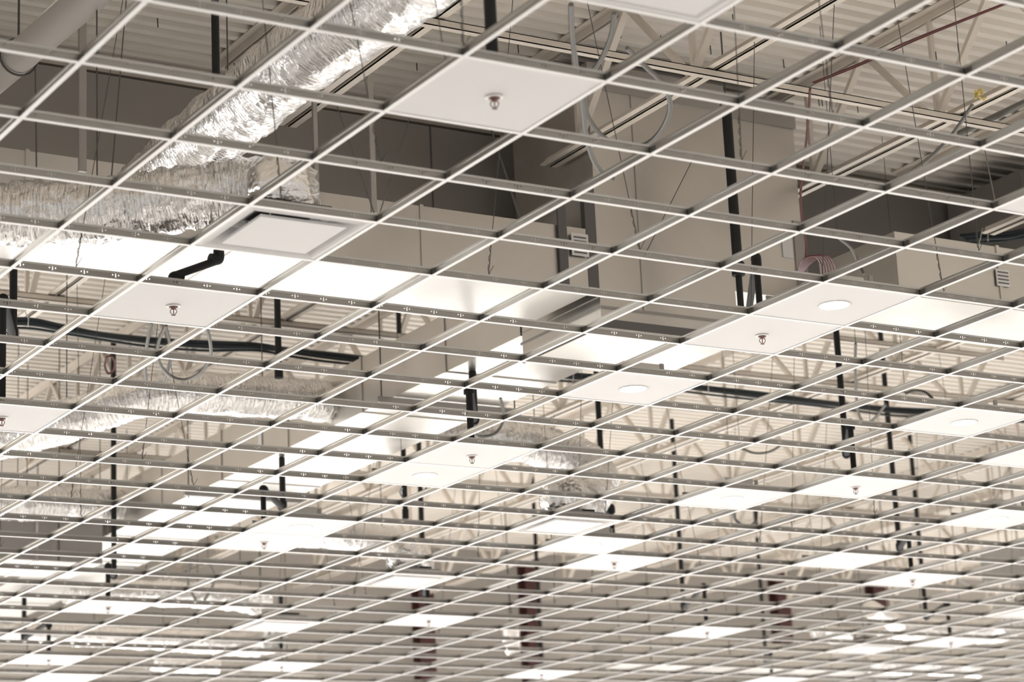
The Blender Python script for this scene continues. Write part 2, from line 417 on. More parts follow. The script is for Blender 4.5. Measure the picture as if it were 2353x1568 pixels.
# ---------------------------------------------------------------- bar joists and bridging
JX = [3.64 + 1.818 * k for k in range(-2, 13)]
def joist(X, ya, yb, label, grp, chord_end_a=0, chord_end_b=0, zb=1.75):
    zt = DECK - .002; t = thing('bar_joist', (X, ya, zb), label, 'roof joist', grp)
    b = MB()
    for s in (-1, 1):
        x = X + s * .012
        b.box(min(x, x + s * .05), max(x, x + s * .05), ya + chord_end_a, yb - chord_end_b, zb, zb + .006)
        b.box(min(x, x + s * .006), max(x, x + s * .006), ya + chord_end_a, yb - chord_end_b, zb, zb + .05)
    b.build('bottom_chord', 'joist', t)
    b = MB()
    for s in (-1, 1):
        x = X + s * .012
        b.box(min(x, x + s * .055), max(x, x + s * .055), ya, yb, zt - .006, zt)
        b.box(min(x, x + s * .006), max(x, x + s * .006), ya, yb, zt - .055, zt)
    b.build('top_chord', 'joist', t)
    y = ya + chord_end_a + .1; k = 0; pitch = .62
    while y + pitch < yb - chord_end_b + .1:
        a, d = (zb + .03, zt - .03) if k % 2 == 0 else (zt - .03, zb + .03)
        MB().bar((X, y, a), (X, y + pitch, d), .03, .045, (1, 0, 0)).build('web_member', 'joist', t)
        if k % 2 == 1: MB().bar((X, y + pitch - .02, zb + .03), (X, y + pitch - .02, zt - .03), .028, .03, (1, 0, 0)).build('web_member', 'joist', t)
        y += pitch; k += 1
def place(X, ys):
    return any(inview((X, y, z), 30) for y in ys for z in (1.75, 2.1, 2.4))
nearx = [X for X in JX if place(X, [i * .25 for i in range(-12, 29)])]
farx = [X for X in JX if place(X, [7.2 + i * .25 for i in range(0, 54)])]
for X in nearx:
    vis0 = max(-3.5, min([y * .25 for y in range(-14, 29) if inview((X, y * .25, 2.3), 400)]) - .4)
    joist(X, vis0, BY - .15, 'tan open-web roof joist in the near bay, %s from the left' % ordn(nearx.index(X) + 1), 'roof joists of the near bay', 0, .88)
for X in farx:
    joist(X, BY + .35, WALLY - .15, 'pale open-web roof joist beyond the bulkhead, %s from the left' % ordn(farx.index(X) + 1), 'roof joists of the far bay', .5, .5)
def bridging(Y, x0, x1, label, z=1.855):
    b = MB().box(x0, x1, Y, Y + .05, z + .038, z + .043); b.box(x0, x1, Y, Y + .005, z, z + .043)
    b.box(x0, x1, Y - .0, Y + .045, z, z + .005)
    tag(b.build('joist_bridging', 'joist', None, (x0, Y, z)), label, 'bridging angle', 'joist bridging angles')
bridging(3.95, -3, 10.5, 'pale horizontal bridging angle crossing under the near joists', 1.70)
bridging(9.57, -2, 16, 'pale horizontal bridging angle crossing under the far joists, nearest the bulkhead', 1.70)
bridging(8.4, 9.2, 11.6, 'short pale angle just beyond the right hand trunk duct', 1.72)
bridging(14.2, 2, 26, 'pale horizontal bridging angle deep in the far bay', 1.70)
bridging(18.2, 4, 30, 'pale horizontal bridging angle nearest the far wall', 1.70)

# screws through the deck
sc = [(6.164, 4.685, 2.488), (6.272, 5.169, 2.488), (6.349, 5.182, 2.488), (6.927, 5.182, 2.488), (7.762, 4.659, 2.488), (7.806, 4.493, 2.488), (8.052, 4.310, 2.488), (5.670, 5.191, 2.488), (5.963, 5.174, 2.488),
      (5.215, 5.669, 2.488), (3.013, 6.208, 2.488), (7.797, 5.661, 2.488), (7.576, 5.650, 2.488), (7.596, 5.642, 2.488), (7.903, 5.642, 2.488), (3.687, 6.594, 2.488), (3.661, 6.590, 2.488), (4.773, 6.188, 2.488), (4.450, 5.820, 2.488), (4.687, 5.844, 2.488)]
for i, p in enumerate(sc):
    b = MB().tube([(p[0], p[1], DECK + .01), (p[0] + .002, p[1], DECK - .05)], .0035, 6)
    tag(b.build('deck_screw', 'blackcable', None, (p[0], p[1], DECK)), 'dark screw tip poking down through the tan roof deck', 'screw', 'screw tips under the near roof deck')

# ---------------------------------------------------------------- rectangular ducts
def duct(name, x0, x1, y0, y1, z0, z1, label, along, pitch, m='galv', off=0, grp='rectangular galvanized ducts'):
    t = thing(name, ((x0 + x1) / 2, (y0 + y1) / 2, z0), label, 'duct', grp)
    MB().box(x0, x1, y0, y1, z0, z1).build('duct_body', m, t)
    a0, a1 = (x0, x1) if along == 'x' else (y0, y1); a = a0 + pitch * (.5 + off)
    while a < a1 - .1:
        b = MB(); e = .008; wd = .012
        if along == 'x': b.box(a - wd, a + wd, y0 - e, y1 + e, z0 - e, z1 + e)
        else: b.box(x0 - e, x1 + e, a - wd, a + wd, z0 - e, z1 + e)
        b.build('joint_seam', 'galv', t); a += pitch
    if along == 'x' and y0 > 10:
        for q in (x0 + .4, x1 - .4):
            for yy in (y0 - .004, y1 + .004): MB().tube([(q, yy, z0), (q, yy, DECK - .01)], .005, 5).build('hanging_rod', 'wire', t)
    return t
duct('trunk_duct', -3.5, 5.44, 5.36, 6.12, .80, 1.215, 'long galvanized trunk duct with bright underside crossing the left half of the photo', 'x', 1.2)
tA2 = duct('trunk_duct', 7.26, 13.5, 4.64, 5.40, .80, 1.21, 'galvanized trunk duct with bright underside at the right edge', 'x', 1.2, off=.2)
tB = duct('branch_duct', 5.54, 6.40, 6.335, 19.5, .80, 1.20, 'long galvanized duct running from the plenum away to the lower left', 'y', 1.22, off=.3)
# the tall plenum drop between the second and third joists
t = thing('plenum_drop', (6.05, 5.8, .61), 'tall grey galvanized plenum box right of the photo centre', 'duct plenum', 'rectangular galvanized ducts')
MB().box(5.545, 6.57, 5.40, 6.32, .612, 2.22).build('plenum_body', 'galv', t)
MB().box(5.535, 6.58, 5.388, 6.33, .735, .75).build('lower_flange', 'seam', t)
MB().box(5.54, 6.575, 5.394, 6.325, .618, .67).build('sealant_band', 'mastic', t)
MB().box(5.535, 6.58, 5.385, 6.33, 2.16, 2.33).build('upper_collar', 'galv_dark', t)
MB().box(5.455, 5.53, 5.38, 5.425, .815, 1.5).build('corner_flange', 'mastic', t)
MB().box(5.23, 5.29, 5.335, 5.35, .82, 1.40).build('sealant_strip', 'mastic', t)
MB().box(5.855, 5.861, 5.396, 5.40, .755, 2.16).build('sheet_seam', 'seam', t)
for i in range(6):
    MB().box(5.538, 5.546, 5.40, 6.32, .81 + i * .05, .814 + i * .05).build('cross_break', 'seam', t)
k = MB().box(5.32, 5.44, 5.335, 5.342, 1.03, 1.17).build('sticker', 'paper', t)
b = MB()
for i in range(5): b.box(5.335, 5.425, 5.332, 5.335, 1.045 + i * .024, 1.053 + i * .024)
b.build('print', 'ink', k)
t = thing('plenum_side_box', (6.9, 5.8, .97), 'grey galvanized box behind the black pipe, right of the tall plenum', 'duct plenum', 'rectangular galvanized ducts')
MB().box(6.585, 7.17, 5.44, 6.28, .97, 2.14).build('plenum_body', 'galv', t)
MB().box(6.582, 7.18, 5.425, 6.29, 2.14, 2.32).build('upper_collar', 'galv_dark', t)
MB().box(7.10, 7.19, 5.43, 5.44, .97, 1.5).build('corner_flange', 'seam', t)
MB().box(7.0, 7.08, 5.432, 5.44, 1.24, 1.38).build('sticker', 'paper', t)
t = thing('return_box', (10.6, 7.0, 1.3), 'dark grey metal box above the duct at the upper right edge', 'duct plenum', 'rectangular galvanized ducts')
MB().box(9.5, 13.6, 5.8, 6.6, 1.42, 2.3).build('box_body', 'bulk_dark', t)
MB().box(9.6, 9.66, 5.79, 6.61, 1.41, 2.3).build('corner_flange', 'seam', t)
k = MB().box(8.06, 8.17, 4.625, 4.632, .945, 1.055).build('sticker', 'paper', tA2)
b = MB()
for i in range(4): b.box(8.07, 8.16, 4.622, 4.625, .96 + i * .024, .968 + i * .024)
b.build('print', 'ink', k)
# unistrut trapezes below the branch duct
for q, (y, lb) in enumerate(((8.05, 'steel trapeze bar under the branch duct, nearest the photo centre'), (11.4, 'steel trapeze bar under the branch duct, left of the lower middle'), (14.9, 'steel trapeze bar under the branch duct, farthest away at the lower left'))):
    t = thing('duct_trapeze', (5.97, y, .74), lb, 'duct support', 'trapeze supports under the branch duct')
    MB().box(5.40, 6.56, y - .02, y + .02, .748, .790).build('strut', 'galv_dark', t)
    for x in (5.44, 6.52): MB().tube([(x, y, .73), (x, y, 1.75)], .005, 6).build('hanging_rod', 'wire', t)
# far trunk ducts near the bottom of the picture
duct('trunk_duct', 13.6, 18.2, 17.45, 18.1, .44, .75, 'distant trunk duct with bright underside along the bottom middle', 'x', 1.2, off=.1)
duct('trunk_duct', 6.6, 10.6, 19.5, 20.2, .50, .85, 'distant trunk duct with bright underside at the bottom left', 'x', 1.2, off=.1)
duct('trunk_duct', 15.2, 23.5, 12.3, 12.9, .72, 1.05, 'distant grey duct at the lower right, behind the foil pieces', 'x', 1.2, 'galv_dark')
t = duct('branch_duct', 3.5, 5.45, 13.3, 14.1, .52, 1.1, 'dark grey duct box at the left edge below the foil duct', 'x', .9, 'galv_dark')
# panel sticker on branch duct
MB().box(5.532, 5.54, 10.2, 10.26, .9, 1.12).build('sticker', 'paper', tB)

# ---------------------------------------------------------------- foil flexible ducts
def foil(pts, r, label, seed=0, n=14, amp=.10, seg=40, name='flexible_foil_duct'):
    path = smooth_path(pts, n); L_ = sum((path[i + 1] - path[i]).length for i in range(len(path) - 1))
    m = max(40, int(L_ / .016)); fine = []; cum = [0]
    for i in range(len(path) - 1): cum.append(cum[-1] + (path[i + 1] - path[i]).length)
    j = 0
    for i in range(m + 1):
        d = cum[-1] * i / m
        while j < len(path) - 2 and cum[j + 1] < d: j += 1
        fine.append(path[j].lerp(path[j + 1], (d - cum[j]) / max(1e-6, cum[j + 1] - cum[j])))
    def rf(i, k):
        t = 2 * math.pi * k / seg; s = i * L_ / m
        q = Vector((math.cos(t) * 1.6, math.sin(t) * 1.6, s * 22 + seed * 9))
        q2 = Vector((math.cos(t) * 3.2, math.sin(t) * 3.2, s * 7 + seed * 5 + math.sin(t * 2) * .6))
        v = abs(noise.noise(q)) * .55 + abs(noise.noise(q2)) * .75 + .12 * noise.noise(Vector((math.cos(t) * 9, math.sin(t) * 9, s * 30)))
        return r * (1.04 - amp * v * 1.6 + .03 * math.sin(s * 2 * math.pi / .33 + seed))
    b = MB(); b.tube(fine, r, seg, True, rf)
    o = b.build(name, 'foil', None, tuple(fine[0])); uv = o.data.uv_layers.new(name='uv')
    nv = len(fine) * seg
    for lp in o.data.loops:
        i, k = divmod(lp.vertex_index % nv, seg); uv.data[lp.index].uv = (i * L_ / m, abs(k / seg - .5) * r * 6)
    for q in (len(fine) // 4, 3 * len(fine) // 4):
        if fine[q].z > .3: MB().tube([fine[q] + Vector((0, 0, r * .7)), (fine[q].x, fine[q].y, DECK - .01)], .004, 5).build('hanging_wire', 'wire', o)
    return tag(o, label, 'flexible duct', 'foil jacketed flexible ducts')
foil([(2.407, 1.569, 0.950), (2.398, 2.247, 0.950), (2.359, 2.699, 0.950), (2.355, 3.167, 0.950), (2.379, 3.656, 0.950), (2.364, 4.036, 0.930), (2.320, 4.288, 0.880), (2.262, 4.547, 0.780)], .175, 'thick wrinkled silver foil duct slanting down from the top edge', 1)
foil([(1.181, 4.266, 0.440), (1.462, 4.149, 0.440), (1.678, 4.029, 0.440), (1.887, 3.889, 0.450), (2.094, 3.746, 0.470), (2.295, 3.638, 0.500), (2.414, 3.528, 0.490), (2.461, 3.416, 0.420), (2.433, 3.315, 0.310), (2.134, 2.743, .24), (2.134, 2.743, .105)], .158, 'silver foil duct from the left edge curling down onto the upper left diffuser', 2, amp=.2)
foil([(5.673, 9.110, 1.000), (5.309, 8.986, 0.980), (4.945, 8.951, 0.960), (4.589, 8.914, 0.940), (4.265, 8.934, 0.920), (3.997, 8.996, 0.880), (3.763, 9.141, 0.800), (3.530, 9.284, 0.720), (3.333, 9.526, 0.680), (3.097, 9.758, 0.650)], .150, 'wrinkled foil duct leaving the long branch duct toward the left edge', 3)
foil([(6.855, 9.746, 1.000), (7.100, 9.692, 1.000), (7.431, 9.646, 0.980), (7.761, 9.596, 0.930), (7.965, 9.473, 0.830), (8.033, 9.323, 0.680), (7.894, 9.170, 0.500), (7.653, 9.029, 0.320), (7.01, 8.23, .24), (7.01, 8.23, .105)], .165, 'bulky foil elbow curling down to the diffuser below the photo centre', 4, amp=.13)
foil([(5.746, 13.130, 1.000), (5.390, 13.100, 0.980), (4.996, 13.003, 0.960), (4.637, 12.976, 0.940), (4.176, 12.962, 0.920)], .150, 'foil duct at the left edge, second down from the conduit coil', 5)
foil([(7.600, 13.771, 1.000), (7.757, 13.451, 0.950), (7.989, 13.289, 0.880), (8.054, 12.819, 0.750), (7.976, 12.275, 0.550), (7.707, 11.755, 0.350), (7.01, 10.668, .24), (7.01, 10.668, .105)], .150, 'foil duct at lower middle dropping to a diffuser left of the red column', 6)
foil([(6.229, 16.271, 0.800), (6.682, 16.259, 0.800), (7.086, 16.110, 0.780), (7.445, 15.850, 0.740), (7.701, 15.475, 0.660), (7.645, 14.753, 0.500)], .130, 'foil duct low at the left, behind a small sprinkler tile', 7)
foil([(6.152, 18.243, 0.700), (6.758, 18.322, 0.700), (7.378, 18.266, 0.680), (8.064, 18.096, 0.640), (8.507, 17.705, 0.560), (8.660, 17.036, 0.450), (8.234, 15.713, 0.300)], .130, 'foil duct at the lower left corner curling to a small diffuser', 8)
foil([(16.360, 15.974, 0.750), (16.818, 15.805, 0.720), (17.180, 15.526, 0.660), (17.023, 14.750, 0.550), (15.742, 13.065, 0.350)], .140, 'foil duct at the lower right beside the black pipe jog', 9)
foil([(16.282, 13.093, 0.900), (16.183, 13.340, 0.850), (15.936, 13.194, 0.700), (15.833, 12.965, 0.550), (16.042, 12.894, 0.500)], .130, 'short foil bend cut off by the right edge near the bottom', 10)
foil([(12.330, 17.864, 0.900), (12.321, 17.892, 0.750), (12.369, 17.906, 0.600)], .110, 'short hanging foil piece at the bottom, left of the middle pipe', 11)
foil([(15.034, 14.582, 0.700), (15.869, 15.153, 0.620), (15.512, 15.513, 0.550), (14.699, 15.122, 0.500)], .10, 'small foil bend low at the right of the photo', 12)
foil([(16.436, 16.448, 0.360), (17.012, 16.411, 0.360), (17.572, 16.343, 0.350), (18.084, 16.292, 0.330)], .10, 'foil duct at the bottom right corner', 13)
foil([(8.147, 18.788, 0.500), (8.644, 18.973, 0.500), (9.067, 18.961, 0.500)], .10, 'short foil duct at the bottom edge, left part', 14)

# ---------------------------------------------------------------- black sprinkler pipes
def drop(r, f, px, label, z1, rad=.021, zt=2.43, zb=None):
    zb = zb or z1
    x, y = (r + .5) * c, (f + .5) * c; X1, Y1 = px[0], px[1]
    t = thing('sprinkler_drop', (x, y, .02), label, 'sprinkler pipe', 'black sprinkler drops')
    MB().tube([(x, y, .02), (x, y, z1)], rad * .85, 12).build('nipple', 'pipe', t)
    MB().tube([(x, y, z1), (X1, Y1, zb)], rad, 12).build('arm', 'pipe', t)
    MB().tube([(X1, Y1, zb), (X1, Y1, zt)], rad, 12).build('riser_pipe', 'pipe', t)
    for a, b_ in (((x, y), (X1, Y1)), ((X1, Y1), (x, y))):
        d = Vector((b_[0] - a[0], b_[1] - a[1], 0)).normalized(); s = -1 if (a == (x, y)) else 1; zz = z1 if s < 0 else zb
        MB().tube(smooth_path([(a[0], a[1], zz + s * .05), (a[0], a[1], zz + s * .012), (a[0] + d.x * .012, a[1] + d.y * .012, zz), (a[0] + d.x * .05, a[1] + d.y * .05, zz)], 4), rad * 1.35, 12).build('elbow', 'pipe', t)
def vpipe(px, z0, z1, rad, label):
    t = thing('sprinkler_pipe', (px[0], px[1], z0), label, 'sprinkler pipe', 'plain black vertical pipes')
    MB().tube([(px[0], px[1], z0), (px[0], px[1], z1)], rad, 14).build('pipe', 'pipe', t)
    MB().tube([(px[0], px[1], z0 - .01), (px[0], px[1], z0 + .07)], rad * 1.3, 14).build('coupling', 'pipe', t)
    MB().tube([(px[0], px[1], z1 - .05), (px[0], px[1], z1 + .02)], rad * 1.3, 14).build('coupling', 'pipe', t)
    if z1 < 2.2: MB().tube([(px[0], px[1], z1), (px[0], px[1], DECK - .01)], .005, 6).build('hanging_rod', 'wire', t)
drop(3, 1, (2.20, .98), 'thick black pipe above the topmost sprinkler tile', .9, .028)
drop(3, 6, (2.389, 3.995, 0.270), 'black pipe with an elbow in front of the bright duct at left', .15, .020, 2.43, .27)
drop(3, 10, (2.464, 7.165, 0.700), 'black pipe with a jog at the left edge of the photo', .70, .024)
drop(8, 5, (6.25, 4.93), 'black pipe dropping to the sprinkler right of centre', .43, .02, .9)
drop(8, 10, (5.690, 7.216, 0.450), 'black pipe with a bulky fitting under the branch duct', .45, .026, .795)
drop(13, 10, (8.882, 7.264, 0.460), 'long black pipe at right with a jog above a sprinkler tile', .46, .024)
drop(8, 15, (5.630, 10.051, 0.400), 'black pipe with a jog under the branch duct at the left', .40, .024, .795)
vpipe((4.884, 8.525, 1.000), 1.0, DECK - .06, .024, 'black pipe behind the grid right of the conduit coil')
drop(13, 15, (8.420, 9.838, 0.450), 'black pipe right of the foil elbow, jogging above a far tile', .45, .024)
drop(18, 15, (11.681, 10.055, 0.400), 'long black pipe at the lower right, left of its neighbour', .40, .024)
drop(8, 20, (5.418, 12.954, 0.350), 'black pipe at lower left with a jog above a tile', .35, .024)
drop(13, 20, (8.701, 13.407, 0.400), 'dark pipe at lower middle, left of the red column', .40, .024)
drop(18, 20, (11.884, 13.715, 0.450), 'black pipe right of the red column with a short arm at its foot', .45, .024)
drop(23, 20, (14.746, 13.328, 0.400), 'black pipe at the lower right with a bent arm at its foot', .40, .024)
drop(9, 25, (5.920, 16.591, 0.360), 'black pipe with an arm in the lower left corner', .36, .024, .9)
drop(18, 25, (11.728, 16.262, 0.350), 'long black pipe down the lower middle beside the red column', .35, .022)
drop(23, 25, (14.844, 16.320, 0.350), 'long black pipe at lower right beside the second red column', .35, .022)
drop(13, 25, (8.665, 16.431, 0.350), 'short black pipe end at the bottom left of the middle', .35, .022, .9)
vpipe((6.25, 4.93, .9), .9, 2.0, .031, 'black pipe standing in front of the tall plenum')
vpipe((7.216, 11.007, 0.600), .6, DECK - .06, .022, 'black pipe behind the downlight tile below centre')
# branch line with a round end cap, top left
t = thing('white_drain_pipe', (1.0, 4.0, 1.5), 'thick pale pipe crossing the top left corner', 'pipe')
a, d = (1.646, 5.710, 1.550), (1.752, 3.597, 1.550)
MB().tube([a, d], .085, 24).build('pipe', 'pvc', t)
mid = Vector(a).lerp(Vector(d), .38)
b = MB().tube([mid + Vector((math.cos(q) * .1, 0, math.sin(q) * .1)) for q in [i * math.pi / 10 for i in range(21)]], .006, 6)
b.tube([mid + Vector((0, 0, .1)), (mid.x, mid.y, DECK)], .006, 6); b.build('clevis_hanger', 'wire', t)
t = thing('electrical_conduit', (7.583, 4.316, 1.800), 'short pale conduit beside a joist at the upper right', 'conduit')
MB().tube([(7.594, 4.329, 1.800), (7.598, 3.491, 1.800)], .022, 14).build('tube', 'conduit', t)

# ---------------------------------------------------------------- cables, conduits, wires
def cable(name, pts, r, m, label, cat, grp=None, n=8, seg=8):
    b = MB().tube(smooth_path(pts, n), r, seg); o = b.build(name, m, None, tuple(pts[0]))
    if name == 'dark_cable': MB().tube([pts[0], (pts[0][0], pts[0][1], DECK - .01)], .0022, 5).build('hanging_wire', 'wire', o)
    return tag(o, label, cat, grp)
def bundle(pts, label, name='cable_bundle'):
    t = thing(name, pts[0], label, 'cable bundle', 'dark cable bundles')
    for k, (oy, oz, r) in enumerate(((0, 0, .02), (.03, .012, .016), (-.02, -.028, .014), (.02, -.045, .010))):
        q = [(p[0], p[1] + oy, p[2] + oz + .006 * math.sin(i * 1.7 + k)) for i, p in enumerate(pts)]
        MB().tube(smooth_path(q, 8), r, 10).build('cable', 'cable', t)
    for i in (1, 4):
        if i < len(pts):
            p = pts[i]; MB().tube([(p[0], p[1] - .04, p[2] - .06), (p[0], p[1] - .05, p[2]), (p[0], p[1], p[2] + .05), (p[0] - .05, p[1], 1.75)], .004, 6).build('tie', 'strap', t)
bundle([(3.155, 9.963, 1.600), (3.488, 9.796, 1.600), (3.809, 9.859, 1.600), (4.181, 9.946, 1.600), (4.571, 9.966, 1.600), (4.970, 9.906, 1.600), (5.318, 9.800, 1.600), (5.601, 9.855, 1.600), (5.910, 9.876, 1.600), (6.332, 9.885, 1.600)], 'dark teal cable bundle sagging across the left side')
bundle([(7.656, 9.764, 1.600), (8.103, 9.747, 1.600), (8.458, 9.706, 1.600), (8.886, 9.701, 1.600), (9.431, 9.721, 1.600), (9.982, 9.728, 1.600), (10.511, 9.748, 1.600), (11.065, 9.783, 1.600), (11.553, 9.779, 1.600), (12.023, 9.679, 1.600), (12.637, 9.618, 1.600), (13.239, 9.582, 1.600)], 'dark teal cable bundle sagging across the right side')
bundle([(9.203, 6.133, 1.850), (9.234, 5.963, 1.820), (9.324, 5.836, 1.800), (9.409, 5.735, 1.800), (9.558, 5.597, 1.800)], 'black cables draped over the joist end at the right edge')
def flex(pts, r, label, n=12, m='conduit', up=False):
    path = smooth_path(pts, n); cum = [0]
    for i in range(len(path) - 1): cum.append(cum[-1] + (path[i + 1] - path[i]).length)
    N = int(cum[-1] / .0065); fine = []; j = 0
    for i in range(N + 1):
        d = cum[-1] * i / N
        while j < len(path) - 2 and cum[j + 1] < d: j += 1
        fine.append(path[j].lerp(path[j + 1], (d - cum[j]) / max(1e-6, cum[j + 1] - cum[j])))
    b = MB().tube(fine, [r if i % 2 else r * .72 for i in range(len(fine))], 8)
    o = b.build('flexible_conduit', m, None, tuple(pts[0]))
    if up: MB().tube([pts[0], (pts[0][0], pts[0][1], DECK - .01)], .0022, 5).build('hanging_wire', 'wire', o)
    return tag(o, label, 'flexible conduit', 'ribbed steel flexible conduits')
flex([(2.970, 1.625, 0.800), (3.128, 1.870, 0.800), (3.306, 2.126, 0.780), (3.490, 2.374, 0.750), (3.746, 2.742, 0.720), (3.947, 3.000, 0.700), (4.107, 3.152, 0.680), (4.169, 3.149, 0.660)], .013, 'blurred ribbed conduit hanging straight down at the top centre')
flex([(3.328, 1.826, 0.900), (3.426, 2.003, 0.880), (3.504, 2.198, 0.860), (3.547, 2.360, 0.840), (3.612, 2.523, 0.800), (3.753, 2.720, 0.780), (3.941, 2.867, 0.750), (4.086, 2.896, 0.740), (4.158, 2.810, 0.740), (4.110, 2.607, 0.750), (4.002, 2.390, 0.770), (3.849, 2.234, 0.800), (3.710, 2.168, 0.840), (3.547, 2.064, 0.860)], .013, 'large loop of ribbed conduit hanging in front of the tall plenum')
flex([(3.316, 7.062, 0.850), (3.409, 7.357, 0.800), (3.573, 7.790, 0.780), (3.725, 8.136, 0.760)], .012, 'straight ribbed conduit tail left of the coil under the left tile', up=True)
flex([(3.424, 7.084, 0.850), (3.482, 7.334, 0.830), (3.572, 7.578, 0.800), (3.696, 7.803, 0.780), (3.867, 8.018, 0.780), (3.971, 8.029, 0.780), (3.983, 7.828, 0.780), (3.927, 7.560, 0.800), (3.801, 7.262, 0.800), (3.656, 6.987, 0.820), (3.547, 6.844, 0.850)], .012, 'round coil of ribbed conduit under the left sprinkler tile', up=True)
flex([(3.452, 7.178, 0.900), (3.627, 7.509, 0.860), (3.741, 7.770, 0.820), (3.890, 8.242, 0.800)], .011, 'ribbed conduit strand crossing inside the left coil', up=True)
flex([(6.056, 7.472, 0.700), (6.158, 7.606, 0.600), (6.120, 7.657, 0.500), (5.900, 7.495, 0.420), (5.676, 7.228, 0.380)], .012, 'ribbed conduit hooking under the trapeze bar near the centre')
flex([(8.741, 6.882, 1.200), (8.973, 7.191, 1.100), (9.328, 7.634, 1.000), (9.447, 7.754, 0.900), (9.494, 7.745, 0.850), (9.435, 7.567, 0.850), (9.360, 7.338, 0.900)], .012, 'ribbed conduit beside the long black pipe at right, with a hooked end', up=True)
flex([(8.440, 6.040, 0.600), (8.511, 6.007, 0.620), (8.531, 5.921, 0.580), (8.531, 5.841, 0.500)], .012, 'arched ribbed conduit above the right hand downlight tile', up=True)
flex([(6.175, 2.669, 1.200), (6.167, 2.814, 1.100), (6.103, 2.913, 1.000), (5.981, 2.962, 0.900), (5.834, 2.941, 0.800), (5.459, 2.617, 0.600)], .012, 'ribbed conduit slanting across the upper right with a yellow tag')
flex([(6.770, 4.596, 1.100), (6.883, 4.617, 1.050), (6.988, 4.691, 1.000), (6.984, 4.636, 0.900)], .011, 'ribbed conduit curving before the duct at the right', up=True)
flex([(6.770, 14.402, 0.800), (6.792, 14.538, 0.700), (6.856, 14.669, 0.600), (6.980, 14.792, 0.500)], .016, 'left strand of a blurred conduit loop at lower left', up=True)
flex([(6.919, 14.360, 0.800), (7.022, 14.474, 0.700), (7.072, 14.611, 0.600), (7.061, 14.771, 0.500)], .016, 'right strand of a blurred conduit loop at lower left', up=True)
flex([(9.184, 8.964, 0.900), (9.282, 8.898, 0.850), (9.364, 8.802, 0.850), (9.431, 8.712, 0.900)], .012, 'sagging conduit at mid right above the far tiles', up=True)
b = MB()
yt = (6.097, 2.522, 1.200)
for i in range(6): b.bar((yt[0] + random.uniform(-.03, .03), yt[1], yt[2] + random.uniform(-.03, .03)), (yt[0] + random.uniform(-.05, .05), yt[1] - .01, yt[2] + random.uniform(-.05, .05)), .012, .006)
tag(b.build('yellow_connector', 'yellow', None, yt), 'crumpled yellow tag on the slanting conduit at upper right', 'tag')
cable('red_cable', [(6.699, 2.817, 1.950), (6.557, 3.506, 1.950), (6.515, 3.893, 1.950), (6.443, 4.309, 1.950)], .006, 'red', 'taut dark red cable crossing the upper right', 'cable', 'red cables')
cable('red_cable', [(6.751, 2.818, 1.970), (6.620, 3.502, 1.970), (6.573, 3.921, 1.970), (6.495, 4.357, 1.970)], .005, 'red', 'second taut red cable just below its twin at upper right', 'cable', 'red cables')
cable('red_cable', [(5.563, 3.262, 1.400), (5.777, 3.578, 1.300), (5.935, 3.833, 1.200), (6.017, 3.978, 1.100), (6.124, 4.122, 1.000), (6.256, 4.267, 0.900), (6.312, 4.360, 0.800)], .007, 'red', 'red cable hanging vertically beside the tall plenum', 'cable', 'red cables')
t = thing('red_cable_coil', (6.254, 4.208, 0.750), 'coil of red cable hanging right of the tall plenum', 'cable coil', 'red cables')
for k in range(6):
    o_ = k * 4
    MB().tube(smooth_path([(6.327, 4.463, 0.750), ((6.132, 4.165, 0.750)[0] + k * .014, (6.132, 4.165, 0.750)[1], (6.132, 4.165, 0.750)[2]), ((6.131, 4.056, 0.750)[0] + k * .018, (6.131, 4.056, 0.750)[1], (6.131, 4.056, 0.750)[2] + k * .003), ((6.260, 4.159, 0.750)[0] + k * .021, (6.260, 4.159, 0.750)[1], (6.260, 4.159, 0.750)[2]), ((6.465, 4.407, 0.750)[0] + k * .023, (6.465, 4.407, 0.750)[1], (6.465, 4.407, 0.750)[2] - .02)], 6), .005, 6).build('strand', 'red', t)
cable('red_cable', [(3.570, 8.440, 1.000), (3.641, 8.659, 1.000), (3.739, 8.850, 1.000), (3.746, 8.771, 1.000), (3.683, 8.581, 1.000), (3.593, 8.419, 1.000), (3.573, 8.439, 1.000)], .008, 'red', 'small red cable ring hanging at the left', 'cable', 'red cables')
cable('dark_cable', [(6.140, 9.072, 0.400), (6.191, 9.203, 0.380), (6.307, 9.317, 0.360), (6.308, 9.148, 0.360), (6.327, 9.044, 0.400)], .008, 'cable', 'dark cable looped under the downlight tile below centre', 'cable', 'dark cables')
cable('dark_cable', [(9.348, 9.335, 0.500), (9.549, 9.583, 0.450), (9.742, 9.698, 0.420), (9.673, 9.482, 0.420), (9.654, 9.428, 0.500)], .014, 'blackcable', 'black cable loop hanging behind the lower right downlight', 'cable', 'dark cables')
cable('dark_cable', [(13.765, 11.674, 0.500), (14.158, 11.964, 0.500), (14.298, 11.927, 0.500), (14.112, 11.632, 0.500)], .006, 'conduit', 'thin loop of cable at the lower right above a sprinkler tile', 'cable', 'dark cables')

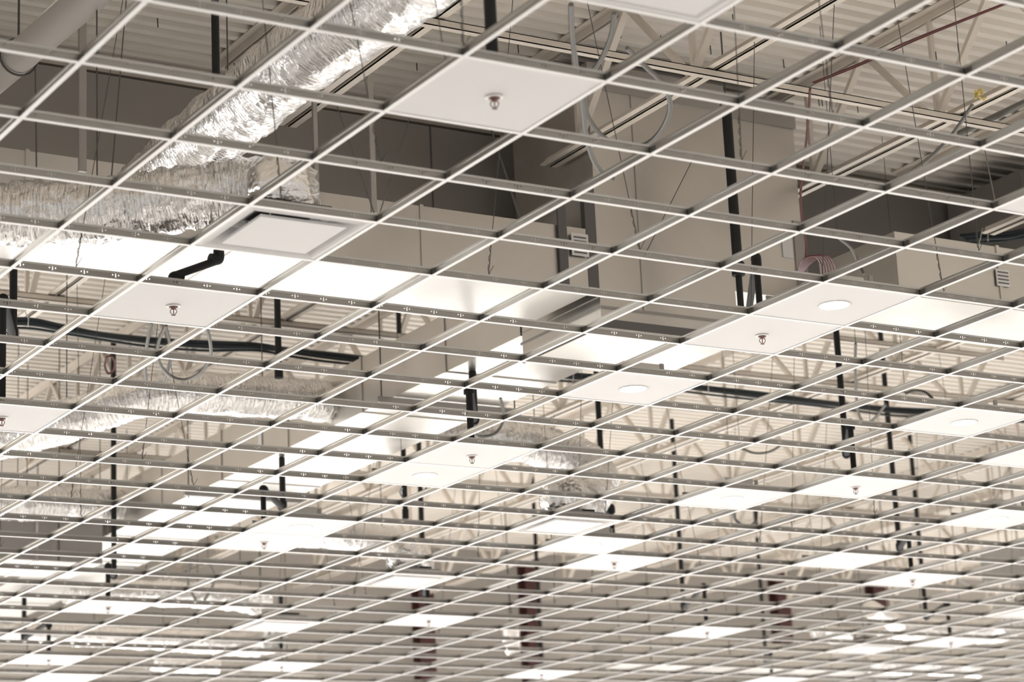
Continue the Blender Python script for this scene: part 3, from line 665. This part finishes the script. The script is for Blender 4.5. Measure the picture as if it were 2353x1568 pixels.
# hanger wires from the joists to the main tees
nw = 0; wl = []
rnd = random.Random(3)
for f in range(0, 24):
    for X in JX:
        Y = f * c
        if 4.1 < Y < 7.3 or rnd.random() < (.30 if f > 7 else .45): continue
        xb = round((X + rnd.uniform(-.35, .35)) / .1524) * .1524
        top = (X + rnd.choice((-.04, .04)), Y + rnd.uniform(-.25, .25), 1.75); bot = (xb, Y, .038)
        if not inview(bot, 0) or (5.3 < xb < 6.6 and Y > 6) or (5.3 < X < 6.6 and Y > 6): continue
        wl.append((f, xb, top, bot))
for f, xb, top, bot in wl:
    k = sorted(q[1] for q in wl if q[0] == f).index(xb) + 1
    a, d = Vector(top), Vector(bot); b = MB()
    b.tube([a, a.lerp(d, .5), d], .0022, 5)
    b.tube([a.lerp(d, .88 + .12 * i / 14) + Vector((.006 * math.cos(i * 1.9), .004, .006 * math.sin(i * 1.9))) for i in range(14)], .0018, 5)
    b.tube([d, d + Vector((.03, 0, .05))], .0016, 4)
    tag(b.build('hanger_wire', 'wire', None, bot), 'thin twisted hanger wire, %s from the left along the %s main tee line' % (ordn(k), ordn(vis_f.index(f) + 1)), 'hanger wire', 'hanger wires of the grid')
# wires and rods of the near bay, placed where the photo shows them
for p0_, p1_, r_, lb in (((2.315, 6.404, 2.400), (1.469, 4.029, 0.600), .004, 'thin rod hanging at the left edge beside the pale pipe'),
                        ((2.744, 6.038, 2.500), (1.837, 4.011, 0.600), .0035, 'thin wire slanting before the grey bulkhead at upper left'),
                        ((3.948, 5.706, 1.900), (2.501, 2.564, 0.060), .003, 'long thin wire slanting before the bulkhead, right of the foil duct'),
                        ((4.448, 5.729, 1.900), (2.506, 2.562, 0.060), .003, 'long thin wire meeting its twin at the diffuser corner'),
                        ((4.867, 5.458, 1.800), (3.874, 3.564, 0.500), .006, 'thin pale rod below the topmost sprinkler tile'),
                        ((7.864, 4.411, 1.800), (5.103, 1.437, 0.100), .003, 'thin wire at the upper right edge beside the short conduit'),
                        ((5.813, 4.729, 1.500), (4.377, 3.225, 0.300), .003, 'thin slanting wire before the tall plenum')):
    b = MB().tube([p0_, p1_], r_, 6); tag(b.build('hanger_wire', 'wire', None, p1_), lb, 'hanger wire', 'single wires and rods of the near bay')
for q, rr, lb in (((2.015, 4.853, 0.950), .02, 'grey strut hanging before the bulkhead at upper left'), ((3.727, 4.875, 0.950), .016, 'grey strut hanging right of the foil duct'), ((3.352, 4.828, 0.950), .012, 'slim grey strut hanging at the foil elbow')):
    b = MB().box(q[0] - rr, q[0] + rr, q[1] - .01, q[1] + .01, .95, DECK)
    tag(b.build('support_strut', 'galv_dark', None, q), lb, 'support strut', 'vertical support struts')

# red oxide columns against the far wall
for x, y0, lb in (((14.464, 20.900, 2.248), 20.9, 'dark red steel column at the lower middle'), ((18.622, 20.900, 1.826), 20.9, 'dark red steel column at the lower right'), ((20.376, 20.900, 2.246), 20.9, 'dark red steel column at the lower right, farther right'), ((12.840, 20.900, 1.599), 20.9, 'dark red steel column left of the lower middle')):
    X = x[0]; t = thing('steel_column', (X, y0, -G), lb, 'column', 'red oxide steel columns')
    for s in (-1, 1): MB().box(X - .11, X + .11, y0 + s * .1 - .01, y0 + s * .1 + .01, -G, DECK - .15).build('flange', 'redsteel', t)
    MB().box(X - .008, X + .008, y0 - .09, y0 + .09, -G, DECK - .15).build('web', 'redsteel', t)

# lamps of the ceiling that lie outside the picture
for i, (r, f) in enumerate(((12, 18), (16, 18), (20, 7), (20, 11), (20, 14), (20, 18), (24, 11), (24, 14), (8, 18), (4, 18), (0, 14), (16, 7), (16, 4), (12, 4), (12, 0), (16, 0), (8, 0), (12, -4), (8, -4), (3, -6), (4, 22), (12, 26), (20, 24))):
    area('lamp', ((r + .5) * c, (f + .5) * c, -.02), .15, LAMP)
for o in bpy.data.objects:
    if '_loc' in o: del o['_loc']
